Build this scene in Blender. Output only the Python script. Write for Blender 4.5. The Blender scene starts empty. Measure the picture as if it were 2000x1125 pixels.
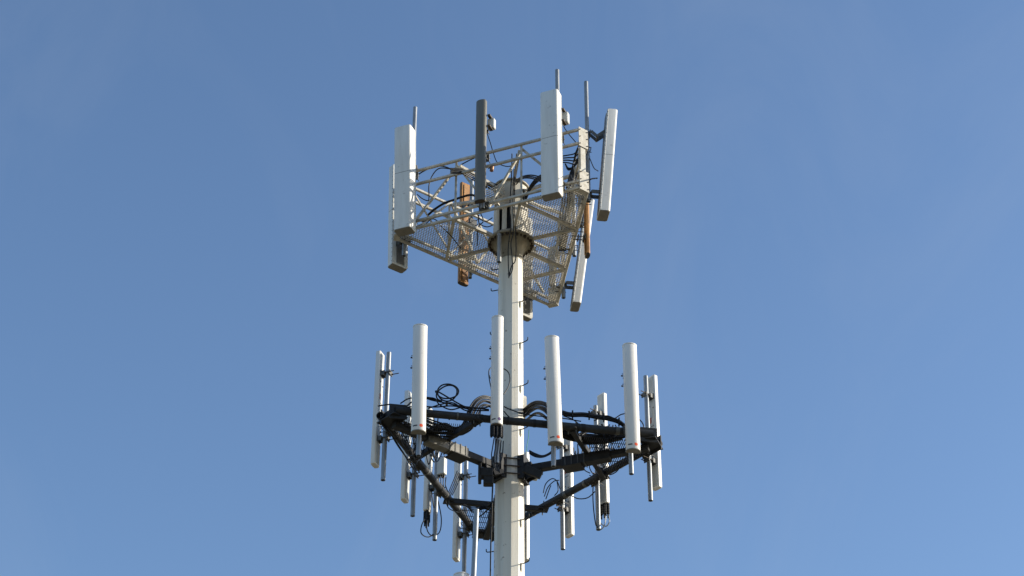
import bpy, math, random
from mathutils import Vector, Matrix
random.seed(7)
R = math.radians
S = bpy.context.scene
COL = S.collection

# ------------------------------------------------------------------ camera
CAM = Vector((0.0, -26.345, 1.6))
FPX = 3826.0                                   # focal length for a 2000 px wide frame
PITCH, YAW, ROLL = R(34.274), R(0.0475), R(0.2813)
FW = Vector((math.sin(YAW)*math.cos(PITCH), math.cos(YAW)*math.cos(PITCH), math.sin(PITCH)))
_r = Vector((math.cos(YAW), -math.sin(YAW), 0)); _u = _r.cross(FW)
RT = _r*math.cos(ROLL) + _u*math.sin(ROLL)
UP = _u*math.cos(ROLL) - _r*math.sin(ROLL)
cd = bpy.data.cameras.new('camera'); cam = bpy.data.objects.new('camera', cd); COL.objects.link(cam)
cd.sensor_width = 36.0; cd.lens = FPX/2000*36; cd.clip_start = 0.5; cd.clip_end = 20000
cam.matrix_world = Matrix(((RT.x, UP.x, -FW.x, CAM.x), (RT.y, UP.y, -FW.y, CAM.y), (RT.z, UP.z, -FW.z, CAM.z), (0, 0, 0, 1)))
S.camera = cam

# ------------------------------------------------------------------ sky and sun
SUN_EL, SUN_AZ = R(20), R(5)                   # azimuth from +X towards +Y: sun on the right, a touch behind the tower
world = bpy.data.worlds.new('World'); S.world = world; world.use_nodes = True
wn = world.node_tree; wn.nodes.clear()
sky = wn.nodes.new('ShaderNodeTexSky'); sky.sky_type = 'NISHITA'; sky.sun_disc = False
sky.sun_elevation = SUN_EL; sky.sun_rotation = R(90) - SUN_AZ
sky.air_density = 1.0; sky.dust_density = 0.9; sky.ozone_density = 3.4; sky.altitude = 100
bg = wn.nodes.new('ShaderNodeBackground'); bg.inputs['Strength'].default_value = 0.101
wo = wn.nodes.new('ShaderNodeOutputWorld')
# a very thin veil of cirrus over the whole sky
tcw = wn.nodes.new('ShaderNodeTexCoord'); mpw = wn.nodes.new('ShaderNodeMapping'); mpw.inputs['Scale'].default_value = (5.5, 2.2, 3.0); mpw.inputs['Rotation'].default_value = (0.3, 0.5, 0.6); mpw.inputs['Location'].default_value = (3.0, 1.0, 0.0)
wn.links.new(tcw.outputs['Generated'], mpw.inputs['Vector'])
nzw = wn.nodes.new('ShaderNodeTexNoise'); nzw.inputs['Scale'].default_value = 1.6; nzw.inputs['Detail'].default_value = 8; nzw.inputs['Roughness'].default_value = 0.6; nzw.inputs['Distortion'].default_value = 0.8
wn.links.new(mpw.outputs[0], nzw.inputs['Vector'])
rpw = wn.nodes.new('ShaderNodeValToRGB'); rpw.color_ramp.elements[0].position = 0.46; rpw.color_ramp.elements[1].position = 0.85
rpw.color_ramp.elements[0].color = (0, 0, 0, 1); rpw.color_ramp.elements[1].color = (0.09, 0.09, 0.09, 1)
wn.links.new(nzw.outputs['Fac'], rpw.inputs['Fac'])
mxw = wn.nodes.new('ShaderNodeMix'); mxw.data_type = 'RGBA'; mxw.inputs['B'].default_value = (2.6, 2.9, 3.3, 1)
wn.links.new(rpw.outputs['Color'], mxw.inputs['Factor']); wn.links.new(sky.outputs[0], mxw.inputs['A'])
wn.links.new(mxw.outputs['Result'], bg.inputs[0]); wn.links.new(bg.outputs[0], wo.inputs[0])
sl = bpy.data.lights.new('sun', 'SUN'); sl.energy = 3.2; sl.angle = R(0.53); sl.color = (1.0, 0.92, 0.78)
sun = bpy.data.objects.new('sun', sl); COL.objects.link(sun)
SD = Vector((math.cos(SUN_AZ)*math.cos(SUN_EL), math.sin(SUN_AZ)*math.cos(SUN_EL), math.sin(SUN_EL)))
sun.rotation_euler = SD.to_track_quat('Z', 'Y').to_euler(); sun.location = SD*60
S.view_settings.view_transform = 'Standard'; S.view_settings.look = 'None'
S.view_settings.exposure = 1.0; S.view_settings.gamma = 1.0; S.view_settings.use_curve_mapping = False
S.render.engine = 'CYCLES'

# ------------------------------------------------------------------ surveying helpers
def ray(px, py):
    return FW*FPX + RT*(px-1000) + UP*(562.5-py)
def on_plane(px, py, n, d):
    r = ray(px, py); return CAM + r*((d - n.dot(CAM))/n.dot(r))
def at_y(px, py, y):
    return on_plane(px, py, Vector((0, 1, 0)), y)
def z_for(x, y, py):                            # height at (x, y) that is seen on image row py
    k = (562.5-py)/FPX
    a = Vector((x, y, 0)) - CAM; q = UP - FW*k
    return -(a.x*q.x + a.y*q.y)/q.z + CAM.z
def V(*a): return Vector(a)

# ------------------------------------------------------------------ mesh builder
class MB:
    def __init__(s): s.v = []; s.f = []; s.sm = []
    def quad(s, *pts, smooth=False):
        b = len(s.v); s.v += [Vector(p) for p in pts]; s.f.append(list(range(b, b+len(pts)))); s.sm.append(smooth)
    def box(s, c, size, ax=None, bev=0.0):
        c = Vector(c); X, Y, Z = ax or (V(1,0,0), V(0,1,0), V(0,0,1))
        hx, hy, hz = size[0]/2, size[1]/2, size[2]/2
        if bev <= 0:
            b = len(s.v)
            for i in (-1, 1):
                for j in (-1, 1):
                    for k in (-1, 1): s.v.append(c + X*hx*i + Y*hy*j + Z*hz*k)
            for q in ((0,1,3,2),(4,6,7,5),(0,4,5,1),(2,3,7,6),(0,2,6,4),(1,5,7,3)):
                s.f.append([b+i for i in q]); s.sm.append(False)
        else:
            prof = lambda e: [(-hx+e, -hy), (hx-e, -hy), (hx, -hy+e), (hx, hy-e), (hx-e, hy), (-hx+e, hy), (-hx, hy-e), (-hx, -hy+e)]
            pin = lambda e: [(p[0]*(1-bev/hx), p[1]*(1-bev/hy)) for p in prof(e)]
            rings = [[c + X*p[0] + Y*p[1] + Z*z for p in pr] for pr, z in
                     ((pin(bev), -hz), (prof(bev), -hz+bev), (prof(bev), hz-bev), (pin(bev), hz))]
            s.loft(rings, smooth=False)
        return s
    def loft(s, rings, smooth=False, cap0=True, cap1=True, closed=True):
        n = len(rings[0]); b = len(s.v)
        for r in rings: s.v += [Vector(p) for p in r]
        m = n if closed else n-1
        for i in range(len(rings)-1):
            for j in range(m):
                k = (j+1) % n
                s.f.append([b+i*n+j, b+i*n+k, b+(i+1)*n+k, b+(i+1)*n+j]); s.sm.append(smooth)
        if cap0: s.quad(*reversed(rings[0]))
        if cap1: s.quad(*rings[-1])
        return s
    def beam(s, a, b, w, h=None, bev=0.0):      # rectangular bar between two points; w across, h upwards
        a, b = Vector(a), Vector(b); d = b-a; L = d.length; Z = d/L
        up = V(0,0,1) if abs(Z.z) < 0.95 else V(0,1,0)
        X = Z.cross(up).normalized(); Y = X.cross(Z)
        return s.box((a+b)/2, (w, h or w, L), (X, Y, Z), bev)
    def angle(s, a, b, w, t=0.008):             # L-section bar
        a, b = Vector(a), Vector(b); d = b-a; L = d.length; Z = d/L
        up = V(0,0,1) if abs(Z.z) < 0.95 else V(0,1,0)
        X = Z.cross(up).normalized(); Y = X.cross(Z); c = (a+b)/2
        s.box(c + Y*(w/2-t/2), (w, t, L), (X, Y, Z)); s.box(c + X*(w/2-t/2) - Y*(t/2+0.001), (t, w-t-0.002, L), (X, Y, Z)); return s
    def rod(s, a, b, r, n=12, r2=None, hollow=False):
        a, b = Vector(a), Vector(b); d = b-a; Z = d.normalized()
        up = V(0,0,1) if abs(Z.z) < 0.95 else V(0,1,0)
        X = Z.cross(up).normalized(); Y = X.cross(Z); r2 = r if r2 is None else r2
        ring = lambda p, q: [p + X*q*math.cos(2*math.pi*i/n) + Y*q*math.sin(2*math.pi*i/n) for i in range(n)]
        s.loft([ring(a, r), ring(b, r2)], smooth=True, cap0=not hollow, cap1=not hollow)
        if hollow:
            for p, q, e in ((a, r, Z), (b, r2, -Z)):
                s.loft([ring(p, q), ring(p, q*0.84)], cap0=False, cap1=False)
                s.loft([ring(p, q*0.84), ring(p+e*q*3, q*0.84)], smooth=True, cap0=False, cap1=True)
        return s
    def path(s, pts, r, n=6):
        pts = [Vector(p) for p in pts]; rings = []; N = None
        for i, p in enumerate(pts):
            t = (pts[min(i+1, len(pts)-1)] - pts[max(i-1, 0)]).normalized()
            if N is None:
                N = t.cross(V(0,0,1) if abs(t.z) < 0.9 else V(1,0,0)).normalized()
            N = (N - t*N.dot(t)).normalized(); B = t.cross(N)
            rings.append([p + N*r*math.cos(2*math.pi*k/n) + B*r*math.sin(2*math.pi*k/n) for k in range(n)])
        return s.loft(rings, smooth=True)
    def lathe(s, prof, n=48, smooth=True, c=(0,0,0), ph=0.0):
        c = Vector(c)
        return s.loft([[c + V(r*math.cos(2*math.pi*i/n+ph), r*math.sin(2*math.pi*i/n+ph), z) for i in range(n)] for r, z in prof],
                      smooth=smooth, cap0=False, cap1=False)
    def mesh(s, name, mat):
        me = bpy.data.meshes.new(name); me.from_pydata([tuple(v) for v in s.v], [], s.f)
        me.polygons.foreach_set('use_smooth', s.sm); me.materials.append(mat); me.update(); return me
    def build(s, name, mat, parent=None, fix=False):
        me = s.mesh(name, mat)
        import bmesh
        bm = bmesh.new(); bm.from_mesh(me); bmesh.ops.recalc_face_normals(bm, faces=bm.faces); bm.to_mesh(me); bm.free()
        o = bpy.data.objects.new(name, me); COL.objects.link(o)
        if parent is not None: o.parent = parent
        return o

def build_each(mb, name, mat, parent):
    """one object per loose piece of the builder; returns the first"""
    n = len(mb.v); par = list(range(n))
    def fd(x):
        while par[x] != x: par[x] = par[par[x]]; x = par[x]
        return x
    key = {}
    for i, v in enumerate(mb.v):
        k = (round(v.x, 4), round(v.y, 4), round(v.z, 4))
        if k in key: par[fd(i)] = fd(key[k])
        else: key[k] = i
    for f in mb.f:
        for i in f[1:]: par[fd(i)] = fd(f[0])
    bb = {}
    for i, v in enumerate(mb.v):
        b = bb.setdefault(fd(i), [list(v), list(v)])
        for k in range(3): b[0][k] = min(b[0][k], v[k]); b[1][k] = max(b[1][k], v[k])
    ks = list(bb)
    for i in ks:
        for j in ks:
            if i < j and all(bb[i][0][k] <= bb[j][1][k]+0.002 and bb[j][0][k] <= bb[i][1][k]+0.002 for k in range(3)): par[fd(i)] = fd(j)
    groups = {}
    for f, sm in zip(mb.f, mb.sm): groups.setdefault(fd(f[0]), []).append((f, sm))
    first = None
    for fs in groups.values():
        q = MB(); mp = {}
        for f, sm in fs:
            for i in f:
                if i not in mp: mp[i] = len(q.v); q.v.append(mb.v[i])
            q.f.append([mp[i] for i in f]); q.sm.append(sm)
        o = q.build(name, mat, parent); first = first or o
    return first

def tag(o, label, cat, group=None):
    o['label'] = label; o['category'] = cat
    if group: o['group'] = group
    return o
def thing(name, label, cat, loc=(0,0,0), rz=0.0, group=None):
    o = bpy.data.objects.new(name, None); o.empty_display_size = 0.1; COL.objects.link(o)
    o.location = loc; o.rotation_euler = (0, 0, rz); return tag(o, label, cat, group)
def copy_child(src, parent, name=None):
    o = src.copy(); COL.objects.link(o); o.parent = parent; return o

# ------------------------------------------------------------------ materials
def mat(name, col, col2=None, scale=(6,6,6), mix=(0.35,0.7), rough=0.5, metal=0.0, bump=0.0, speck=None, spec=0.5):
    m = bpy.data.materials.new(name); m.use_nodes = True; nt = m.node_tree; N = nt.nodes; L = nt.links
    b = N['Principled BSDF']; b.inputs['Roughness'].default_value = rough; b.inputs['Metallic'].default_value = metal
    b.inputs['Specular IOR Level'].default_value = spec
    col2 = col2 or tuple(c*0.8 for c in col)
    tc = N.new('ShaderNodeTexCoord'); mp = N.new('ShaderNodeMapping'); mp.inputs['Scale'].default_value = scale
    L.new(tc.outputs['Object'], mp.inputs['Vector'])
    nz = N.new('ShaderNodeTexNoise'); nz.inputs['Scale'].default_value = 1.0; nz.inputs['Detail'].default_value = 7; nz.inputs['Roughness'].default_value = 0.62
    L.new(mp.outputs[0], nz.inputs['Vector'])
    rp = N.new('ShaderNodeValToRGB'); rp.color_ramp.elements[0].position = mix[0]; rp.color_ramp.elements[1].position = mix[1]
    rp.color_ramp.elements[0].color = (*col, 1); rp.color_ramp.elements[1].color = (*col2, 1)
    L.new(nz.outputs['Fac'], rp.inputs['Fac']); out = rp.outputs['Color']
    if speck:                                   # small dark specks and scuffs
        n2 = N.new('ShaderNodeTexNoise'); n2.inputs['Scale'].default_value = speck[1]; n2.inputs['Detail'].default_value = 3
        L.new(tc.outputs['Object'], n2.inputs['Vector'])
        r2 = N.new('ShaderNodeValToRGB'); r2.color_ramp.elements[0].position = speck[2]; r2.color_ramp.elements[1].position = speck[2]+0.06
        r2.color_ramp.elements[0].color = (0,0,0,1); r2.color_ramp.elements[1].color = (1,1,1,1)
        L.new(n2.outputs['Fac'], r2.inputs['Fac'])
        mx = N.new('ShaderNodeMix'); mx.data_type = 'RGBA'
        L.new(r2.outputs['Color'], mx.inputs['Factor']); L.new(out, mx.inputs['A']); mx.inputs['B'].default_value = (*speck[0], 1)
        out = mx.outputs['Result']
    L.new(out, b.inputs['Base Color'])
    if bump:
        bp = N.new('ShaderNodeBump'); bp.inputs['Strength'].default_value = bump; bp.inputs['Distance'].default_value = 0.01
        L.new(nz.outputs['Fac'], bp.inputs['Height']); L.new(bp.outputs[0], b.inputs['Normal'])
    return m
M = {
 'pole':   mat('cream_paint', (0.68,0.64,0.55), (0.50,0.45,0.36), (11,11,0.55), (0.45,0.78), 0.5, speck=((0.34,0.29,0.22), 11, 0.66)),
 'mount':  mat('aged_cream_paint', (0.60,0.56,0.46), (0.38,0.33,0.24), (5,5,2), (0.4,0.75), 0.5, speck=((0.25,0.17,0.10), 14, 0.66)),
 'soil_shade':  mat('soiled_shaded_flange_paint', (0.32,0.29,0.22), (0.19,0.16,0.11), (7,7,4), (0.35,0.7), 0.55, speck=((0.08,0.05,0.03), 16, 0.62)),  # soiled paint, with the shade under the flange also darkened into the colour
 'truss':  mat('tan_weathered_steel', (0.56,0.53,0.46), (0.33,0.29,0.21), (9,9,9), (0.38,0.72), 0.55, speck=((0.20,0.12,0.06), 22, 0.68)),
 'mesh':   mat('tan_expanded_metal', (0.60,0.555,0.46), (0.36,0.31,0.22), (5,5,5), (0.4,0.7), 0.5),
 'white':  mat('white_radome', (0.76,0.74,0.685), (0.63,0.60,0.54), (9,9,1.0), (0.42,0.78), 0.5, speck=((0.54,0.52,0.47), 9, 0.67)),
 'lwhite': mat('clean_white_radome', (0.745,0.72,0.67), (0.63,0.60,0.545), (9,9,0.8), (0.42,0.80), 0.45, speck=((0.58,0.56,0.51), 12, 0.69)),
 'beige':  mat('beige_shaded_underside', (0.22,0.20,0.165), (0.15,0.135,0.11), (8,8,8), (0.4,0.7), 0.6),  # beige plate, colour lowered to carry the shade beneath the antennas
 'grey':   mat('dark_grey_radome', (0.165,0.155,0.125), (0.125,0.118,0.095), (9,9,1), (0.4,0.7), 0.5),
 'orange': mat('orange_brown_radome', (0.47,0.225,0.055), (0.20,0.09,0.025), (7,7,2.6), (0.40,0.66), 0.55, speck=((0.14,0.08,0.04), 12, 0.62)),
 'galv':   mat('galvanised_pipe', (0.30,0.315,0.325), (0.21,0.225,0.235), (14,14,5), (0.4,0.7), 0.42, 0.35),
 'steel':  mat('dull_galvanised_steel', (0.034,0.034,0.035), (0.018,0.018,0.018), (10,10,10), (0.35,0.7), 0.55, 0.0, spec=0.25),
 'sleeve': mat('pale_sunlit_sleeve', (0.20,0.19,0.165), (0.10,0.095,0.08), (8,8,8), (0.35,0.7), 0.5, 0.15),
 'clamp':  mat('clamp_zinc', (0.12,0.12,0.11), (0.06,0.055,0.045), (20,20,20), (0.35,0.7), 0.5, 0.2),
 'black':  mat('black_cable', (0.007,0.007,0.008), (0.012,0.012,0.012), (20,20,20), (0.4,0.7), 0.42, spec=0.3),
 'plug':   mat('black_rubber_boot', (0.01,0.01,0.01), (0.015,0.015,0.015), (20,20,20), (0.4,0.7), 0.6, spec=0.3),
 'seam':   mat('dark_seam', (0.16,0.16,0.16), (0.12,0.12,0.12), rough=0.7),
 'shadeback': mat('shaded_aluminium_back', (0.20,0.19,0.175), (0.12,0.115,0.10), (7,7,3), (0.35,0.7), 0.45, 0.3),  # grey metal, darkened further for the truss shade on the rear panel
 'box':    mat('pale_grey_box', (0.58,0.58,0.55), (0.48,0.48,0.44), (10,10,6), (0.4,0.7), 0.45),
 'bolt':   mat('dark_rusty_bolt', (0.05,0.04,0.03), (0.09,0.06,0.035), (30,30,30), (0.4,0.7), 0.6, 0.3),
 'red':    mat('orange_red_sticker', (0.80,0.10,0.025), (0.75,0.09,0.02), rough=0.4),
 'purple': mat('purple_sticker', (0.16,0.09,0.20), (0.14,0.08,0.18), rough=0.4),
 'ink':    mat('black_label', (0.02,0.02,0.025), (0.02,0.02,0.02), rough=0.4),
 'tagw':   mat('white_printed_label', (0.70,0.70,0.68), (0.62,0.62,0.60), rough=0.5),
 'tagr':   mat('red_printed_label', (0.50,0.10,0.04), (0.42,0.08,0.03), rough=0.5),
 'copper': mat('copper_plug', (0.42,0.22,0.11), (0.30,0.15,0.08), rough=0.4, metal=0.4),
 'green':  mat('green_ground_wire', (0.05,0.30,0.16), (0.04,0.25,0.14), rough=0.5),
 'ground': mat('dry_grass_ground', (0.15,0.13,0.08), (0.19,0.155,0.10), (0.25,0.25,0.25), (0.35,0.65), 0.95, bump=0.3, speck=((0.06,0.07,0.03), 0.7, 0.58)),
}

# ------------------------------------------------------------------ ground
g = MB(); nG = 40
for i in range(nG):
    for j in range(nG):
        x0, x1 = -6000+12000*i/nG, -6000+12000*(i+1)/nG; y0, y1 = -6000+12000*j/nG, -6000+12000*(j+1)/nG
        g.quad((x0,y0,0), (x1,y0,0), (x1,y1,0), (x0,y1,0))
go = g.build('ground', M['ground']); go['kind'] = 'structure'
go['label'] = 'dry grassy ground far below the tower'

# ------------------------------------------------------------------ tower frames
ZL, RL, AL = 16.28, 2.583, 219.76              # lower platform: pipe level, corner radius, heading of its left corner
ZU, RU, AU = 20.423, 2.036, 187.26             # upper platform
class Face:
    def __init__(s, ang, ap, z):
        s.a = R(ang); s.n = V(math.cos(s.a), math.sin(s.a), 0); s.t = V(-math.sin(s.a), math.cos(s.a), 0); s.ap = ap; s.z = z
        s.rz = s.a - math.pi/2
    def p(s, u, off, z): q = s.n*(s.ap+off) + s.t*u; return V(q.x, q.y, z)
    def hit(s, px, py, off=0.0): return on_plane(px, py, s.n, s.ap+off)
    def xy(s, px, py, off=0.0):
        q = s.hit(px, py, off); return V(q.x, q.y, 0)
LN, LRt, LLf = (Face(AL+k, RL/2, ZL) for k in (60, 180, 300))     # near, right, left face
UN, URt, ULf = (Face(AU+k, RU/2, ZU) for k in (60, 180, 300))
def corner(A, Rr, k, z): a = R(A+120*k); return V(Rr*math.cos(a), Rr*math.sin(a), z)

# ------------------------------------------------------------------ monopole
mono = thing('monopole', 'tall cream painted steel monopole carrying both antenna platforms', 'mast')
PH = R(-90+7)
NP = 12
def pole_r(z): return 0.318 - 0.00605*z
pl = MB()
zs = [0.0, 6.0, 12.0, 16.0, ZU-0.34]
pl.loft([[V(pole_r(z)*math.cos(PH+2*math.pi*i/NP), pole_r(z)*math.sin(PH+2*math.pi*i/NP), z) for i in range(NP)] for z in zs], cap0=True, cap1=False)
pl.build('shaft', M['pole'], mono)
nk = MB(); rt = pole_r(ZU-0.34)
ringN = lambda r, z, n=NP: [V(r*math.cos(PH+2*math.pi*i/n), r*math.sin(PH+2*math.pi*i/n), z) for i in range(n)]
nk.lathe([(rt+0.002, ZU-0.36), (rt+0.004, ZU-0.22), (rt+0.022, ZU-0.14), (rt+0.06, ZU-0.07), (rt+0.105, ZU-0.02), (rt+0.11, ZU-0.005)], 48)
nk.build('flange_neck', M['soil_shade'], mono)
fl = MB(); RF = 0.39
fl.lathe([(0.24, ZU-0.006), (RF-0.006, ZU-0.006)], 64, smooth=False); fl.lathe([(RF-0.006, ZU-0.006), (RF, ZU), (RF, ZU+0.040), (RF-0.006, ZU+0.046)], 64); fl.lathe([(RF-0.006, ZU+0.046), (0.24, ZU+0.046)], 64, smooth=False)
fl.build('flange', M['soil_shade'], mono)
big = small = None
for k in range(28):
    a = 2*math.pi*k/28 + 0.05; rr = 0.348
    p = V(rr*math.cos(a), rr*math.sin(a), 0)
    if k < 2:
        b = MB(); r = 0.031 if k % 2 == 0 else 0.016
        b.rod(V(0,0,ZU-0.030), V(0,0,ZU-0.0062), r, 6 if k % 2 == 0 else 10); b.rod(V(0,0,ZU-0.05), V(0,0,ZU+0.075), r*0.55, 8)
        b.rod(V(0,0,ZU+0.0462), V(0,0,ZU+0.068), r*0.9, 6)
        o = b.build('flange_bolt', M['bolt'], mono); o.location = p
        if k == 0: big = o
        else: small = o
    else:
        o = copy_child(big if k % 2 == 0 else small, mono); o.location = p; o.rotation_euler.z = a
# slotted head above the flange
HR0, HR1, HZ0, HZ1 = 0.302, 0.276, ZU+0.046, ZU+1.13
hd = MB()
def slot_facet(mb, a0, a1, slot):
    A, B = V(HR0*math.cos(a0), HR0*math.sin(a0), HZ0), V(HR0*math.cos(a1), HR0*math.sin(a1), HZ0)
    C, D = V(HR1*math.cos(a1), HR1*math.sin(a1), HZ1), V(HR1*math.cos(a0), HR1*math.sin(a0), HZ1)
    P = lambda u, v: A*(1-u)*(1-v) + B*u*(1-v) + C*u*v + D*(1-u)*v
    if not slot: mb.quad(A, B, C, D); return
    n = ((B-A).cross(D-A)).normalized(); n = n if n.dot(V(A.x, A.y, 0)) > 0 else -n
    Wd, Ht = 0.152, HZ1-HZ0; v0, v1, hw = slot
    ring = []
    for k in range(32):
        t = 2*math.pi*k/32; cx, cy = math.cos(t)*hw, math.sin(t)*hw
        ring.append((cx, cy + ((v1-v0)*Ht/2-hw)*(1 if cy >= 0 else -1)))
    cyc = (v0+v1)/2*Ht
    inner = [(0.5+x/Wd, (cyc+y)/Ht) for x, y in ring]
    outer = []
    for k, (x, y) in enumerate(ring):
        if abs(x) < 1e-6: s = 1e9
        ex = 0.5*Wd/abs(x) if abs(x) > 1e-6 else 1e9
        ey = ((Ht-cyc) if y > 0 else cyc)/abs(y) if abs(y) > 1e-6 else 1e9
        s = min(ex, ey); outer.append([0.5+x*s/Wd, (cyc+y*s)/Ht])
    for tgt in ((0,0),(1,0),(1,1),(0,1)):
        i = min(range(32), key=lambda q: (outer[q][0]-tgt[0])**2*0.05+(outer[q][1]-tgt[1])**2*1.0 if True else 0)
        outer[i] = list(tgt)
    for k in range(32):
        j = (k+1) % 32
        mb.quad(P(*outer[k]), P(*outer[j]), P(*inner[j]), P(*inner[k]))
        mb.quad(P(*inner[k]), P(*inner[j]), P(*inner[j])-n*0.02, P(*inner[k])-n*0.02)
for i in range(NP):
    a0, a1 = PH+2*math.pi*i/NP, PH+2*math.pi*(i+1)/NP
    slot_facet(hd, a0, a1, (0.06, 0.50, 0.034) if i in (10, 11, 2, 5, 7) else ((0.54, 0.90, 0.038) if i in (1, 9) else None))
hd.build('slotted_head', M['mount'], mono)
ic = MB(); ic.rod(V(0,0,HZ0+0.001), V(0,0,HZ1-0.03), 0.19, 16); ic.build('sky_block_core', M['plug'], mono)  # black cylinder added inside the head so the slots look dark, not sky
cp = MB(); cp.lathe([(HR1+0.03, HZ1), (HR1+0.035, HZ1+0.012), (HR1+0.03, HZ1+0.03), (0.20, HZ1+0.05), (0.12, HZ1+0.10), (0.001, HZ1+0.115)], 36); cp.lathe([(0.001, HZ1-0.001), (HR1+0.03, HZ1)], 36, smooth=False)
cp.build('domed_cap', M['soil_shade'], mono)
st = MB(); q = at_y(975, 487, -0.30); q2 = at_y(975.5, 512, -0.30); st.rod(V(q.x, q.y, ZU-0.052), V(q.x, q.y, q2.z), 0.036, 14, hollow=True)
st.rod(V(q.x, q.y, ZU-0.012), V(q.x, q.y, ZU-0.05), 0.042, 14)
st.build('pipe_stub', M['galv'], mono)
# step pegs up both sides: a lug on the shaft and a bent rod
def peg_mesh():
    r = MB(); r.path([V(0,0,0), V(0.10,0,0.004), V(0.135,0,0.008), V(0.148,0,0.022), V(0.15,0,0.06)], 0.0085, 8)
    l = MB(); l.box((0.006,0,-0.035), (0.03,0.035,0.10), bev=0.004); l.loft([[V(-0.005,-0.016,-0.085), V(0.02,-0.016,-0.085), V(0.02,0.016,-0.085), V(-0.005,0.016,-0.085)], [V(-0.004,-0.003,-0.13), V(0.004,-0.003,-0.13), V(0.004,0.003,-0.13), V(-0.004,0.003,-0.13)]])
    return r, l
rm, lm = peg_mesh(); rme = rm.mesh('step_peg', M['steel']); lme = lm.mesh('peg_lug', M['mount'])
def peg(ang, py):
    a = R(ang); c, s_ = math.cos(a), math.sin(a); rr = 0.2
    z = z_for(rr*c, rr*s_, py); rr = pole_r(z)*0.975
    o = bpy.data.objects.new('step_peg', rme); COL.objects.link(o); o.parent = mono; o.location = (rr*c, rr*s_, z); o.rotation_euler = (0, 0, a)
    l = bpy.data.objects.new('peg_lug', lme); COL.objects.link(l); l.parent = o
for py in (590, 671, 755, 840, 925, 1017, 1103, 1190): peg(-38, py)
for py in (525, 566, 651, 736, 822, 905, 990, 1076, 1160): peg(158, py)
# cable ports at the lower platform: oval rims standing off the shaft
for ang, py in ((20, 795), (200, 792)):
    a = R(ang); c, s_ = math.cos(a), math.sin(a); rr = pole_r(17)
    z = z_for(rr*c, rr*s_, py); X, Y, Z = V(-s_, c, 0), V(c, s_, 0), V(0,0,1)
    pr = MB(); ctr = V(rr*c, rr*s_, z)
    def oval(k, d): return [ctr + X*0.075*k*math.cos(t) + Z*(0.11*k*math.sin(t) + (0.09 if math.sin(t) >= 0 else -0.09)) + Y*d for t in [2*math.pi*i/28+0.01 for i in range(28)]]
    pr.loft([oval(1.0,-0.04), oval(1.0,0.035), oval(0.86,0.035), oval(0.86,-0.03)], cap0=False, cap1=False)
    pr.build('cable_port', M['pole'], mono)
    pi_ = MB(); pi_.quad(*oval(0.86,-0.012)); pi_.build('port_opening', M['plug'], mono)

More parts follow.
